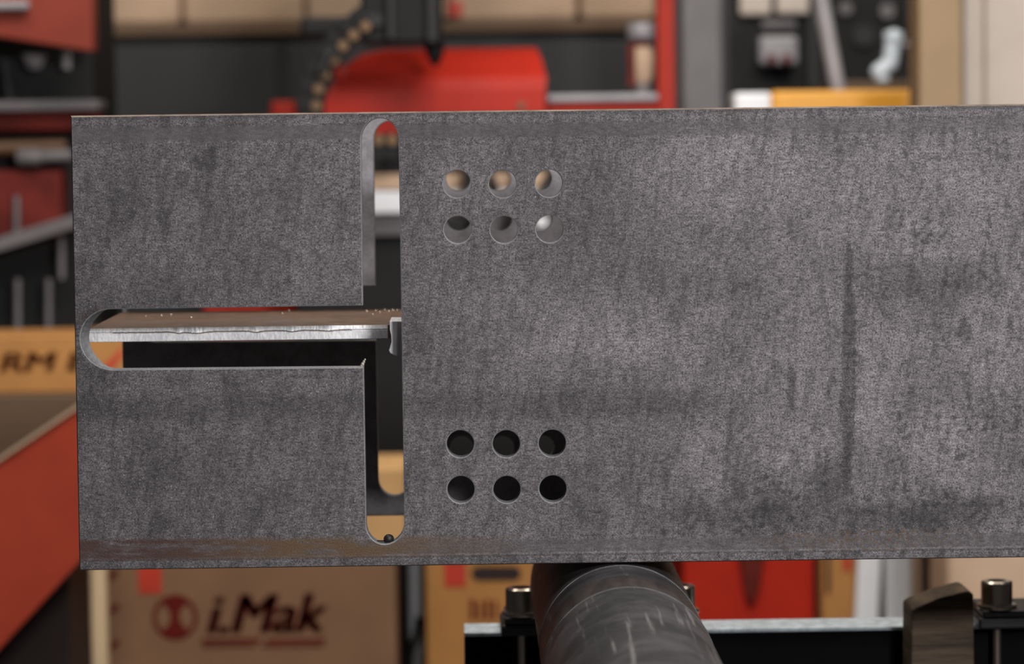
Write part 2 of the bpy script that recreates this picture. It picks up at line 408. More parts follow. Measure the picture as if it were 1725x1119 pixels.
def tag(o, label=None, cat=None, group=None, kind=None):
    if label: o['label'] = label
    if cat: o['category'] = cat
    if group: o['group'] = group
    if kind: o['kind'] = kind
    return o
def empty(name, loc, label, cat, group=None):
    o = bpy.data.objects.new(name, None); COL.objects.link(o); o.location = loc; o.empty_display_size = 0.05
    return tag(o, label, cat, group)
def copy_tree(o, parent=None):
    c = o.copy(); COL.objects.link(c); c.parent = parent
    for ch in list(o.children): copy_tree(ch, c)
    return c
def XR(px0, px1, d, py=560): return P(px0, py, d).x, P(px1, py, d).x
def ZR(py, d, px=800): return P(px, py, d).z
def seen(px0, py0, px1, py1, d, depth, floor=False):
    """axis-aligned box: its front stands d from the lens and covers that rectangle of the view"""
    mx, my = (px0+px1)/2, (py0+py1)/2
    x0, x1 = P(px0, my, d).x, P(px1, my, d).x
    z1 = P(mx, py0, d).z; z0 = 0.0 if floor else P(mx, py1, d).z
    y0 = d - DCAM
    return (x0, y0, z0), (x1, y0 + depth, z1)
def outline(pts, d): return [(P(x, y, d).x, P(x, y, d).z) for x, y in pts]
def base_of(lo, hi): return ((lo[0]+hi[0])/2, (lo[1]+hi[1])/2, lo[2])
def upright(px, d, py=560): return (P(px, py, d).x, d - DCAM + 0.1, 0.0)
def simple(name, rect, d, depth, mat, label, cat, group=None, floor=False, bevel=0.0):
    lo, hi = seen(*rect, d, depth, floor)
    return tag(MB().box(lo, hi, bevel).build(name, mat), label, cat, group)

# ------------------------------------------------------------------ the setting
fl = MB().box((-6, -4, -0.1), (6, 7.2, 0.0)).build('floor', M['floor']); tag(fl, kind='structure')
wl = MB().box((-6, 7.2, 0.0), (6, 7.4, 5.0)).build('wall_back', M['wall']); tag(wl, kind='structure')

# ------------------------------------------------------------------ the steel beam
H_BEAM, T_FL, T_WEB = 0.290, 0.014, 0.0094
def arc(c, a, b, n=14):
    """half ellipse from a to b (both picture points) bulging through c"""
    a, b, c = Vector(a), Vector(b), Vector(c); m = (a+b)/2
    e1, e2 = (a-m), (c-m)
    return [tuple(m + e1*math.cos(math.pi*i/n) + e2*math.sin(math.pi*i/n)) for i in range(n+1)]
def front_xz(pts): return outline(pts, DCAM)
rx = 2700
outer_px = [(118,195), (133,962), (rx, 962-(rx-133)*0.0137), (rx, 195-(rx-118)*0.0124)]
slot_px = (arc((639,199), (608,236), (671,234)) + [(676,520)] + arc((649,917), (681,882), (617,884))
           + [(612.5,619)] + arc((135,570), (190,623), (190,521), 18) + [(611,515)])
slot_back_px = list(slot_px)
i0 = 15 + 1 + 15 + 1
hole_c = [(770,310),(847,310),(925,309),(771,387),(849,387),(926,386),(775.5,748),(853,748),(930.5,747),(776.5,825),(854,825),(931.5,824)]
def circle_xz(cx, cy, rp, n=40):
    p = P(cx, cy, DCAM); r = rp/KP
    return [(p.x + r*math.cos(2*math.pi*i/n), p.z + r*math.sin(2*math.pi*i/n)) for i in range(n)]
def ccw(pts):
    a = sum(p[0]*q[1] - q[0]*p[1] for p, q in zip(pts, pts[1:] + pts[:1]))
    return pts if a > 0 else pts[::-1]
def grow(pts, c):
    """offset a ccw loop outwards by c"""
    k = len(pts); out = []
    for i in range(k):
        p0, p1, p2 = Vector(pts[i-1]), Vector(pts[i]), Vector(pts[(i+1)%k])
        n1 = Vector(((p1-p0).y, -(p1-p0).x)).normalized(); n2 = Vector(((p2-p1).y, -(p2-p1).x)).normalized()
        nn = (n1+n2)
        nn = nn/max(0.4, nn.length_squared/2) if nn.length > 1e-6 else n1
        out.append(tuple(p1 + nn*c))
    return out
def flange(name, parent, y0, y1, mats, shift=None, ch=0.0006, chamfer_front=True):
    bm = bmesh.new()
    outer = ccw(front_xz(outer_px)); slot = ccw(front_xz(slot_px))
    holes = [slot] + [ccw(circle_xz(cx, cy, 23.2)) for cx, cy in hole_c]
    loops = [(outer, -1)] + [(h, 1) for h in holes]
    front, back = [], []
    def edges_of(vs): return [bm.edges.new((vs[i], vs[(i+1)%len(vs)])) for i in range(len(vs))]
    F, W, B = [], [], []
    for pts, sg in loops:
        c = ch if sg > 0 else 0.0010; dep = c if sg > 0 else 0.0032
        F.append([bm.verts.new((x, y0, z)) for x, z in grow(pts, sg*c)])
        W.append([bm.verts.new((x, y0 + dep, z)) for x, z in pts])
        bp = shift(pts) if (shift and pts is slot) else pts
        B.append([bm.verts.new((x, y1, z)) for x, z in bp])
    fe = [e for vs in F for e in edges_of(vs)]
    bmesh.ops.triangle_fill(bm, use_beauty=True, edges=fe)
    pair = {v: b for Fv, Bv in zip(F, B) for v, b in zip(Fv, Bv)}
    for f in list(bm.faces):
        bm.faces.new([pair[v] for v in reversed(f.verts)]).material_index = 0
    for k, (Fv, Wv, Bv) in enumerate(zip(F, W, B)):
        m = len(Fv)
        for i in range(m):
            j = (i+1) % m
            a = bm.faces.new((Fv[i], Wv[i], Wv[j], Fv[j])); b = bm.faces.new((Wv[i], Bv[i], Bv[j], Wv[j]))
            a.material_index = 2 if k else 3; b.material_index = 1 if k else 0
    mb = MB(); mb.bm.free(); mb.bm = bm
    return mb.build(name, mats, parent)
bl = P(125, 578, DCAM)
beam = empty('steel_beam', (P(800, 578, DCAM).x, 0.145, P(1000, 948, DCAM).z),
             'grey steel beam with a wide cross slot and twelve round holes, lying across the rollers', 'steel beam')
def lean(pts):
    """the plasma cut leans at the closed left end of the slot"""
    xs = P(190, 570, DCAM).x; xl = P(135, 570, DCAM).x
    return [(x + (0.0042*min(1, (xs-x)/(xs-xl)*1.4) if x < xs else 0.0), z) for x, z in pts]
M['chamf'] = cut_steel('bright_burr_edge', 0.25, 0.4); M['tipedge'] = plain('brownish_flange_tip', (0.20, 0.15, 0.12, 1), 0.45, 0.3, 0.4, 60)
flange('front_flange', beam, 0.0, T_FL, [M['steel'], M['slotwall'], M['chamf'], M['tipedge']], lean)
flange('rear_flange', beam, H_BEAM - T_FL, H_BEAM, [M['rear'], M['slotwall'], M['slotwall'], M['rear']])
# web: cut back inside the long slot, full width beyond the cross slot
zc = lambda x: P(125, 578.0, DCAM).z + (P(1725, 557.5, DCAM).z - P(125, 578.0, DCAM).z)*(x - P(125,578,DCAM).x)/(P(1725,557.5,DCAM).x - P(125,578,DCAM).x)
xl, xs_, xr = P(125, 578, DCAM).x, P(648, 571, DCAM).x, P(rx, 545, DCAM).x
YW = 0.078
tw = T_WEB/2
def web_ring(x, rows): return [(x, y, zc(x) + dz) for y, dz in rows]
wb = MB()
rear_root = [(H_BEAM-T_FL-0.022, 1.0), (H_BEAM-T_FL-0.008, 1.6), (H_BEAM-T_FL, 3.4)]
secA = [(YW+0.0006, tw), (H_BEAM-T_FL, tw), (H_BEAM-T_FL, -tw), (YW+0.0006, -tw)]
wb.rings([web_ring(xl, secA), web_ring(xs_, secA)])
front_root = [(T_FL, 2.7), (T_FL+0.006, 1.7), (T_FL+0.020, 1.0)]
secB = [(y, tw*k) for y, k in front_root] + [(y, tw*k) for y, k in rear_root] + [(y, -tw*k) for y, k in reversed(rear_root)] + [(y, -tw*k) for y, k in reversed(front_root)]
xb0 = P(678, 571, DCAM).x
wb.rings([web_ring(xs_ + 0.0001, secA), web_ring(xb0, secA)])
wb.rings([web_ring(xb0 + 0.0001, secB), web_ring(xr, secB)])
wb.build('web', M['web'], beam)
# bright cut edge with an irregular melted lip
ce = MB()
nx = 220; top, mid, bot = [], [], []
for i in range(nx+1):
    x = xl + (xs_ - xl)*i/nx
    t = i/nx
    j = random.uniform(-0.00012, 0.00012); gr = 0.0012 if 0.08 < t < 0.88 else 0.0
    lip = 0.0022*math.exp(-((t-0.36)/0.035)**2) + 0.0018*math.exp(-((t-0.30)/0.015)**2) + 0.0018*math.exp(-((t-0.56)/0.02)**2) + 0.0016*math.exp(-((t-0.68)/0.02)**2) + 0.0012*math.exp(-((t-0.80)/0.03)**2)
    lip += random.uniform(0, 0.0004)
    z = zc(x)
    top.append([(x, YW + 0.0005 - lip*0.8, z + tw + lip*0.2), (x, YW - 0.0006 - lip*0.7, z + tw*0.50 - lip*0.5 + j), (x, YW + gr, z + tw*0.34 - lip*0.5 + j),
                (x, YW - 0.0002, z + tw*0.24 - lip*0.5 + j), (x, YW, z - tw*0.96), (x, YW + 0.0012, z - tw), (x, YW + 0.0012, z + tw)])
ce.rings(top)
tag(ce.build('cut_edge', M['cut'], beam), 'bright silvery cut edge of the web')
# the stub of web root left beside the cross slot
rt = MB()
rows = []
prof = [(1.0, 26), (0.9, 24), (0.5, 18), (0.0, 15), (-0.5, 16), (-0.95, 22), (-1.0, 26)]
yr = T_FL + 0.010
zt = ZR(541, DCAM+yr, 665); zb = ZR(597, DCAM+yr, 665)
xR = P(690, 570, DCAM+yr).x
left = [(656,541), (657,556), (659,566), (661,576), (659,584), (655,590), (657,595), (662,598), (668,600), (674,598), (690,598), (690,541)]
rt.prism([(P(a, b, DCAM+yr).x, P(a, b, DCAM+yr).z) for a, b in left], yr, yr + 0.045, 0.0006)
tag(rt.build('web_root', M['cutv'], beam), 'bright stub of the web root beside the cross slot')
bd = MB()
for px, py, r in ((272,533,2.2),(288,532,2.4),(246,534,1.8),(322,537,2.3),(476,529,1.8),(487,524,2.0),(618,526,2.6),(633,524,2.0),(640,527,1.8),(648,523,2.2),(655,525,1.8),(662,524,2.5),(669,524,2.0),(628,531,1.8)):
    # each bead sits on the web top: find the depth where the sight line meets it
    v = P(px, py, 1.0) - CAM
    x = 0.0
    for _ in range(6):
        d = (zc(x) + tw - CAM.z)/v.z; x = CAM.x + v.x*d
    y = CAM.y + v.y*d
    if YW < y < H_BEAM - T_FL: bd.ball((x, y, zc(x) + tw + r/KP*0.4), r/KP)
bd.build('weld_spatter', M['bead'], beam)['kind'] = 'stuff'
lump = MB(); p = P(655, 908, DCAM + 0.007); lump.ball(p, 9.0/KP, (1, 1, 0.9), 3)
p = P(640, 913, DCAM + 0.008); lump.ball(p, 9/KP, (1.7, 0.8, 0.30), 3)
tag(lump.build('slag_lump', M['slag'], beam, True), 'black lump of slag at the foot of the cross slot')
br = MB(); 
for px, py, r in ((611,614,3.2),(613,610,2.4),(609,617,2.4),(615,606,1.6)): br.ball(P(px, py, DCAM+0.002), r/KP, (1, 1, 1.2))
tag(br.build('burr', M['bead'], beam), 'bright burr on the slot corner')

# ------------------------------------------------------------------ roller, bearing, cross bar
yb = 0.345
R = 0.0560
xA = P(1046, 951, DCAM).x
zA = P(1046, 949.2, DCAM).z - R - 0.0006
rl = empty('conveyor_roller', (xA, -0.08, zA - R), 'dark scratched steel conveyor roller carrying the beam', 'roller')
def lathe_y(prof): return MB().lathe([(r, y) for r, y in prof], (xA, 0, zA), (0, 1, 0), 96)
lathe_y([(R-0.004, -0.46), (R, -0.456), (R, -0.1055), (R-0.0006, -0.105), (R-0.0006, 0.292), (R-0.004, 0.296)]).build('tube', M['roller'], rl, True)
def ring_y(y0, y1, r0, r1, name, mat, lab=None):
    t = MB(); bm = t.bm; rowsv = []
    for r, y in ((r0, y0), (r1, y0), (r1, y1), (r0, y1)):
        rowsv.append([bm.verts.new((xA + r*math.cos(2*math.pi*i/96), y, zA + r*math.sin(2*math.pi*i/96))) for i in range(96)])
    for k in range(4):
        A, B = rowsv[k], rowsv[(k+1)%4]
        for i in range(96): bm.faces.new((A[i], A[(i+1)%96], B[(i+1)%96], B[i]))
    o = t.build(name, mat, rl, True)
    if lab: tag(o, lab)
ring_y(-0.104, -0.052, R-0.002, R-0.0003, 'worn_band', M['rustband'], 'rust stained band around the roller')
ring_y(-0.1075, -0.1050, R-0.002, R+0.0004, 'seam_ring', M['seam'])
ring_y(-0.0035, -0.0015, R-0.002, R-0.0001, 'seam_ring', M['seam'])
MB().cyl((xA, 0.2962, zA), (xA, yb + 0.0036, zA), 0.018).build('shaft', M['bolt'], rl, True)

# cross bar behind the beam that carries the bearings
yb = 0.345
zbar = P(1350, 1058, DCAM + yb).z
xb = P(782, 1080, DCAM + yb).x
cb = empty('cross_bar', (xb + 0.6, yb + 0.02, 0.0), 'long black steel cross bar with a pale galvanised top, under the rollers', 'cross bar')
MB().box((xb, yb, zbar - 0.095), (xb + 1.25, yb + 0.046, zbar - 0.003), 0.0015).build('bar', M['blacksteel'], cb)
tag(MB().box((xb, yb, zbar - 0.003), (xb + 1.25, yb + 0.046, zbar), 0.0006).build('top_plate', M['galv'], cb), 'pale blue grey metal top')
for x in (xb + 0.10, xb + 1.1): MB().box((x, yb + 0.004, 0.0), (x + 0.05, yb + 0.042, zbar - 0.095)).build('leg', M['blacksteel'], cb)

def bearing(xc, label):
    """pillow block standing on the bar, its two cap screws clamp it in front of the bar"""
    b = empty('bearing_block', (xc, yb, zbar), label, 'bearing', 'bearing blocks on the cross bar')
    d = DCAM + yb
    wpx = KP*DCAM/d
    hw = 169/wpx; zb_ = zbar + 0.0003
    zt = zb_ + 32/wpx
    m = MB()
    for sg in (-1, 1):
        x0, x1 = sorted((xc + sg*hw, xc + sg*(hw - 0.058)))
        m.box((x0, yb - 0.024, zb_), (x1, yb + 0.044, zt - 0.006), 0.002)
        m.box((x0 + 0.003, yb - 0.024, zt - 0.0055), (x1 - 0.003, yb + 0.040, zt), 0.0015)
    m.box((xc - hw + 0.05, yb + 0.004, zb_), (xc + hw - 0.05, yb + 0.040, zb_ + 0.012))
    m.build('housing', M['blockblack'], b)
    MB().cyl((xc, yb + 0.004, zA), (xc, yb + 0.040, zA), 0.030, seg=48, bevel=0.002).build('bearing_ring', M['blockblack'], b, True)
    xo = hw - 35/wpx
    for sg in (-1, 1):
        x = xc + sg*xo; y = yb - 0.010
        MB().cyl((x, y, zt + 0.0001), (x, y, zt + 0.0032), 0.0155, seg=40, bevel=0.0006).build('washer', M['bolt'], b, True)
        h0 = zt + 0.0033; r = 0.0122; hh = 0.0185
        sc = MB().lathe([(r, h0), (r, h0 + hh - 0.0012), (r - 0.0012, h0 + hh), (0.0074, h0 + hh), (0.0068, h0 + hh - 0.009)], (x, y, 0), seg=36).build('cap_screw', M['bolt'], b, True)
        MB().cyl((x, y, zb_ - 0.14), (x, y, zb_ - 0.0004), 0.0034, seg=20).build('stud', M['bolt'], b, True)
    return b
dx = (1683 - 877)/(KP*DCAM/(DCAM + yb))
b1 = bearing(xA, 'black bearing block with cap screws, behind the visible roller')
b2 = copy_tree(b1); b2.location.x += dx; tag(b2, 'black bearing block at the right edge, beside the brown ridged block')

# brown ridged wedge in front of the bar
dw = DCAM + yb - 0.05
rb = MB().prism(outline([(1535,1200), (1536,1028), (1545,1022), (1585,1007), (1630,995), (1640,1001), (1642,1200)], dw), yb - 0.05, yb - 0.001, 0.0015)
tag(rb.build('ridged_block', M['brownblock']), 'dark brown ridged block with a sloping top, in front of the cross bar', 'block')

# ------------------------------------------------------------------ shelf of boxes far behind
dS = 6.0
lo, hi = seen(160, 57, 1112, 300, dS, 0.62, True)
cab = empty('dark_cabinet', base_of(lo, hi), 'long charcoal cabinet at the back, boxes along its top', 'cabinet')
MB().box(lo, hi, 0.006).build('body', M['charcoal'], cab)
w = (hi[0]-lo[0])/3
for k in range(3):
    dr = MB().box((lo[0] + k*w + 0.008, lo[1] - 0.018, 0.09), (lo[0] + (k+1)*w - 0.008, lo[1] - 0.0005, hi[2] - 0.02), 0.003).build('door', M['charcoal'], cab)
    MB().box((lo[0] + (k+1)*w - 0.06, lo[1] - 0.040, 0.7), (lo[0] + (k+1)*w - 0.045, lo[1] - 0.0185, 0.86), 0.003).build('handle', M['black'], dr)
z0 = hi[2] + 0.0006
zb1 = z0 + 17/(FPX/dS)
tag(MB().box((lo[0] - 0.005, lo[1] - 0.03, z0), (hi[0] + 0.005, hi[1], zb1), 0.002).build('shadow_board', M['plank']),
    'long brown board painted as the shadow under the boxes, on the charcoal cabinet', 'board')  # brown board puts the shadow under the boxes into colour
bx = [(163, 303, 'leftmost tan cardboard box of the row on the board, next to the red machine cover'),
      (306, 513, 'second tan cardboard box of the row, left of the black torch carriage'),
      (516, 752, 'tan cardboard box mostly hidden behind the black torch carriage'),
      (756, 973, 'tan cardboard box right of the black torch carriage, with a red sticker'),
      (977, 1106, 'rightmost tan cardboard box of the row, next to the red post')]
for k, (a, b, lab) in enumerate(bx):
    x0, x1 = P(a, 20, dS).x, P(b, 20, dS).x
    y0 = dS - DCAM + 0.0 + 0.01*(k % 2)
    rt_ = empty('cardboard_box', ((x0+x1)/2, y0 + 0.2, zb1 + 0.0006), lab, 'box', 'cardboard boxes along the cabinet top')
    MB().box((x0, y0, zb1 + 0.0006), (x1, y0 + 0.4, zb1 + 0.26), 0.016, 3).build('carton', M['tan'], rt_, True)
    MB().box((x0 + 0.02, y0 - 0.0010, zb1 + 0.2), (x1 - 0.02, y0 - 0.0002, zb1 + 0.235)).build('tape', M['tan3'], rt_)
    if k == 3:
        q0, q1 = seen(757, 2, 779, 27, dS - 0.003, 0.002)
        tag(MB().box(q0, (q1[0], y0 - 0.0003, q1[2])).build('sticker', M['redtape'], rt_), 'red sticker')

# ------------------------------------------------------------------ machine behind the beam
dM = 4.55
bed = empty('machine_bed', upright(760, dM), 'dark machine bed with tan and white strips, seen through the slot and upper holes', 'machine')
for nm, r, dd, mt, lb in (('top_strip', (500,292,1010,318), 0.0, 'tan', 'tan strip'), ('white_rail', (500,321,1010,358), -0.02, 'white', 'white rail'),
                          ('grey_rail', (500,359,1010,396), 0.01, 'midgrey', 'grey rail')):
    q0, q1 = seen(*r, dM + dd, 0.3); tag(MB().box(q0, q1, 0.002).build(nm, M[mt], bed), lb)
q0, q1 = seen(500, 397, 1010, 800, dM + 0.03, 0.4, True); MB().box(q0, q1, 0.004).build('body', M['black'], bed)
for r in ((779,270,816,420), (862,275,896,420), (748,366,800,420)):
    q0, q1 = seen(*r, dM - 0.06, 0.035); MB().box(q0, q1, 0.004).build('clamp', M['black'], bed)
MB().prism(outline([(820, 292), (832, 294), (843, 320), (824, 338)], dM - 0.06), dM - DCAM - 0.06, dM - DCAM - 0.02, 0.002).build('lever', M['black'], bed)
MB().prism(outline([(858, 360), (870, 366), (852, 392), (843, 400)], dM - 0.06), dM - DCAM - 0.06, dM - DCAM - 0.02, 0.002).build('lever', M['black'], bed)
a, b = seen(900, 366, 922, 384, dM - 0.03, 0.028); MB().box(a, b, 0.004).build('plate', M['white'], bed)
MB().prism(outline([(928,280), (942,282), (930,312), (908,332), (904,328)], dM - 0.06), dM - DCAM - 0.06, dM - DCAM - 0.02, 0.002).build('lever', M['black'], bed)

dH = 4.5
hd = empty('red_machine_hood', upright(735, dH), 'bright red machine hood with a sloping top, rising behind the beam', 'machine hood')
def ring(px0, px1, py, d0, d1):
    z = ZR(py, d0, (px0+px1)/2)
    x0, x1 = P(px0, py, d0).x, P(px1, py, d0).x
    return [(x0, d0-DCAM, z), (x1, d0-DCAM, z), (x1, d1-DCAM, z), (x0, d1-DCAM, z)]
MB().rings([ring(541, 919, 224, dH, dH+0.36), ring(544, 919, 185, dH, dH+0.36), ring(553, 919, 152, dH+0.002, dH+0.36), ring(563, 921, 134, dH+0.006, dH+0.36), ring(570, 919, 128, dH+0.012, dH+0.36),
            ring(588, 913, 104, dH+0.06, dH+0.35), ring(612, 907, 90, dH+0.095, dH+0.34), ring(650, 903, 82, dH+0.13, dH+0.33)]).build('cover', M['red'], hd)
p = P(574, 122, dH - 0.015); MB().cyl(p, p + Vector((0, 0.06, 0)), 0.0115, seg=28, bevel=0.002).build('knob', M['red'], hd, True)
p = P(878, 178, dH - 0.004); MB().cyl(p, p + Vector((0, 0.008, 0)), 0.006, seg=20).build('screw', M['amber'], hd, True)
q0, q1 = seen(640, 225, 880, 291, dH + 0.08, 0.24); MB().box(q0, q1).build('neck', M['black'], hd)

# black torch carriage hanging in front of the hood
dT = 4.36
tc_ = empty('torch_carriage', (P(690, 60, dT).x, dT - DCAM + 0.05, ZR(110, dT, 730)), 'black torch carriage with a pointed nozzle, hanging over the red hood', 'torch')
q0, q1 = seen(604, -450, 742, 74, dT, 0.12); MB().box(q0, q1, 0.006).build('column', M['black'], tc_)
q0, q1 = seen(506, 28, 642, 60, dT + 0.05, 0.1); MB().box(q0, q1, 0.006).build('bracket', M['black'], tc_)
q0, q1 = seen(648, -450, 662, 68, dT - 0.022, 0.02); MB().box(q0, q1, 0.003).build('rail', M['charcoal'], tc_)
q0, q1 = seen(716, -450, 732, 72, dT - 0.022, 0.02); MB().box(q0, q1, 0.003).build('rail', M['charcoal'], tc_)
p0, p1, p2 = P(731, 70, dT + 0.03), P(733, 96, dT + 0.03), P(734, 111, dT + 0.03)
MB().cyl(p0, p1, 0.0155, 0.012, 28).cyl(p1, p2, 0.011, 0.004, 28).build('nozzle', M['black'], tc_, True)
for px, py in ((617,32), (634,34)):
    p = P(px, py, dT - 0.012); MB().cyl(p, p + Vector((0, 0.011, 0)), 0.009, seg=20).build('bolt', M['charcoal'], tc_, True)
q0, q1 = seen(560, -490, 800, -450.5, dT - 0.03, 1.9); MB().box(q0, q1).build('boom', M['black'], tc_)

# cable chain: curved run of black links with amber discs painted as their orange-lit holes
dC = 4.28
ch = empty('cable_chain', (P(545, 150, dC).x, dC - DCAM + 0.03, ZR(240, dC, 560)), 'black cable chain curving down beside the red hood, with amber discs for its orange-lit holes', 'cable chain')
path = [(616,44), (596,59), (578,77), (562,101), (547,126), (537,150), (533,178), (540,206), (562,228), (590,236), (615,236), (638,236), (661,236), (686,236)]
for k, (px, py) in enumerate(path):
    a = path[max(0, k-1)]; b = path[min(len(path)-1, k+1)]
    ang = math.atan2(b[1]-a[1], b[0]-a[0])
    nx_, ny_ = math.sin(ang), -math.cos(ang)
    if px < 560 or py < 150: nx_, ny_ = (nx_, ny_)
    L = 13.0
    # link spans from the discs' line to the outer side of the curve
    o0, o1 = -11.0, 34.0
    sgn = 1.0 if k < 9 else -1.0
    ox, oy = (-abs(nx_)*1.0, -abs(ny_)) if k < 7 else (nx_*-1, ny_*-1)
    ux_, uy_ = math.cos(ang), math.sin(ang)
    pts = []
    for s1, s2 in ((-L*0.92, o0), (L*0.92, o0), (L*0.92, o1), (-L*0.92, o1)):
        pts.append((px + ux_*s1 + ox*s2, py + uy_*s1 + oy*s2))
    lk = MB().prism(outline(pts, dC), dC - DCAM, dC - DCAM + 0.045, 0.0015).build('link', M['black'], ch)
    p = P(px, py, dC - 0.004); MB().cyl(p, p + Vector((0, 0.0038, 0)), 0.0072, seg=20).build('hole_disc', M['amber'], lk, True)
hs = MB().tube([P(565, 85, dC - 0.01), P(553, 92, dC - 0.01), P(545, 110, dC - 0.01), P(540, 122, dC - 0.01)], 0.007)
tag(hs.build('hose', M['charcoal'], ch, True), 'grey hose clipped to the chain')

# red pedestal left of the hood
lo, hi = seen(458, 170, 500, 505, 4.9, 0.12)
pd = empty('red_pedestal', upright(440, 4.9), 'slim red pedestal post just left of the cable chain, its tip above the beam', 'post')
MB().box(lo, hi, 0.006).build('post', M['redsat'], pd)
q0, q1 = seen(345, 506, 500, 800, 4.88, 0.25, True); MB().box(q0, q1, 0.004).build('base', M['redsat'], pd)

# red frame: post and rail, right of the hood
dF = 4.62
rf = empty('red_gantry', upright(1122, dF), 'tall red post with a horizontal rail reaching to the red hood', 'machine frame')
q0, q1 = seen(1108, -120, 1137, 400, dF, 0.06, True); MB().box(q0, q1, 0.002).build('post', M['redsat'], rf)
xp = q0[0]
q0, q1 = seen(922, 171, 1108, 205, dF, 0.06); MB().box(q0, (xp - 0.0005, q1[1], q1[2]), 0.002).build('rail', M['redsat'], rf)
zr = q1[2]
q0, q1 = seen(922, 159, 1108, 171, dF, 0.06); MB().box((q0[0], q0[1] - 0.01, zr + 0.0004), (xp - 0.0005, q1[1], q1[2]), 0.002).build('track', M['silver'], rf)
ztr = q1[2]
# small air filter on the track
af = empty('air_filter', (P(1085, 155, dF + 0.03).x, dF - DCAM + 0.03, ztr), 'small pale air filter with a grey cap, left of the red post', 'filter')
cxx, cyy = P(1082, 100, dF).x, dF - DCAM + 0.025
pm = FPX/dF
zz = lambda py: ZR(py, dF, 1082)
MB().cyl((cxx, cyy, ztr + 0.0005), (cxx, cyy, zz(140)), 0.014).build('base', M['midgrey'], af, True)
MB().lathe([(0.012, zz(140)), (0.018, zz(128)), (0.019, zz(95)), (0.016, zz(78))], (cxx, cyy, 0)).build('bowl', M['tan'], af, True)
MB().cyl((cxx, cyy, zz(77)), (cxx, cyy, zz(66)), 0.013).build('neck', M['darkred'], af, True)
MB().cyl((cxx, cyy, zz(66)), (cxx, cyy, zz(38)), 0.0215, bevel=0.004).build('cap', M['silver'], af, True)
q0, q1 = seen(1058, 75, 1070, 145, dF + 0.005, 0.02); MB().box(q0, q1).build('bracket', M['darkred'], af)

# grey column
q0, q1 = seen(1144, -150, 1222, 400, 5.0, 0.09, True)
gc = empty('grey_column', base_of(q0, q1), 'broad grey steel column right of the red post', 'column')
MB().box((q0[0]+0.004, q0[1], q0[2]), (q1[0]-0.004, q1[1], q1[2]), 0.006).build('shaft', M['grey'], gc)
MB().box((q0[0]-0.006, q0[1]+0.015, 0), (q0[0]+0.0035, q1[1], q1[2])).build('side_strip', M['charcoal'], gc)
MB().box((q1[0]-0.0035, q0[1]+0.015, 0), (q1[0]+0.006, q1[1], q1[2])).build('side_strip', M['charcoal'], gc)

# black control cabinet
dK = 5.6
q0, q1 = seen(1205, -150, 1570, 400, dK, 0.5, True)
kc = empty('control_cabinet', base_of(q0, q1), 'tall black control cabinet between the grey column and the tan column', 'cabinet')
MB().box(q0, q1, 0.006).build('body', M['black'], kc)
for r in ((1246,-40,1300,26), (1308,-40,1374,24)):
    a, b = seen(*r, dK - 0.03, 0.029); MB().box(a, b, 0.006).build('label_panel', M['greige'], kc)
a, b = seen(1282, 34, 1342, 48, dK - 0.02, 0.019); MB().box(a, b, 0.004).build('strip', M['midgrey'], kc)
a, b = seen(1279, 60, 1345, 110, dK - 0.06, 0.059); sw = MB().box(a, b, 0.008).build('switch_box', M['silver'], kc)
for px in (1300, 1326):
    p = P(px, 98, dK - 0.072); MB().cyl(p, p + Vector((0, 0.011, 0)), 0.008, seg=20).build('button', M['darkred'], sw, True)
a, b = seen(1362, -60, 1376, 150, dK - 0.03, 0.029); MB().box(a, b).build('conduit', M['charcoal'], kc)
for px, py, r in ((1495, 18, 0.014), (1455, 60, 0.02), (1425, 14, 0.012)):
    p = P(px, py, dK - 0.012); MB().cyl(p, p + Vector((0, 0.0115, 0)), r, seg=24).build('knob', M['midgrey' if r < 0.018 else 'charcoal'], kc, True)
a, b = seen(1527, 4, 1545, 50, dK - 0.03, 0.029); MB().box(a, b).build('side_plate', M['darkbrown'], kc)

# yellow guard rail
dG = 4.62
yg = empty('yellow_guard_rail', upright(1390, dG), 'yellow guard rail with a white left end, right of the grey column', 'rail')
q0, q1 = seen(1300, 152, 1549, 215, dG, 0.09); MB().box(q0, q1, 0.006).build('rail', M['yellow'], yg)
q0b, q1b = seen(1237, 156, 1300, 215, dG, 0.09); MB().box(q0b, (q0[0] - 0.0004, q1b[1], q1b[2]), 0.006).build('end_piece', M['white'], yg)
for px in (1260, 1520):
    a, b = seen(px - 16, 215, px + 16, 400, dG + 0.01, 0.06, True); MB().box(a, (b[0], b[1], q0[2] - 0.0004)).build('leg', M['yellow'], yg)

# bench behind the rail with a white elbow
dE = 5.1
q0, q1 = seen(1412, 136, 1552, 165, dE, 0.25)
bn = empty('small_shelf', upright(1480, dE), 'dark brown shelf stand behind the yellow rail, under the white elbow', 'shelf')
MB().box(q0, q1, 0.004).build('board', M['plank'], bn)
for px in (1424, 1540):
    a, b = seen(px - 8, 165, px + 8, 400, dE + 0.05, 0.05, True); MB().box(a, (b[0], b[1], q0[2] - 0.0004)).build('leg', M['black'], bn)
ztop = q1[2]
elb = empty('pipe_elbow', (P(1490, 130, dE).x, dE - DCAM + 0.05, ztop), 'white boot shaped pipe elbow standing on the dark shelf', 'pipe')
pts = [P(1505, 62, dE + 0.04), P(1502, 88, dE + 0.04), P(1499, 108, dE + 0.04), P(1480, 121, dE + 0.04)]
r_ = ztop - pts[3].z
MB().tube(pts, 0.0135, 20).ball(pts[0], 0.0135).ball(pts[3], 0.0135).build('bend', M['whiteblue'], elb, True)
MB().cyl(P(1505, 70, dE + 0.04), P(1505, 53, dE + 0.04), 0.0165, seg=28, bevel=0.003).build('collar', M['whiteblue'], elb, True)
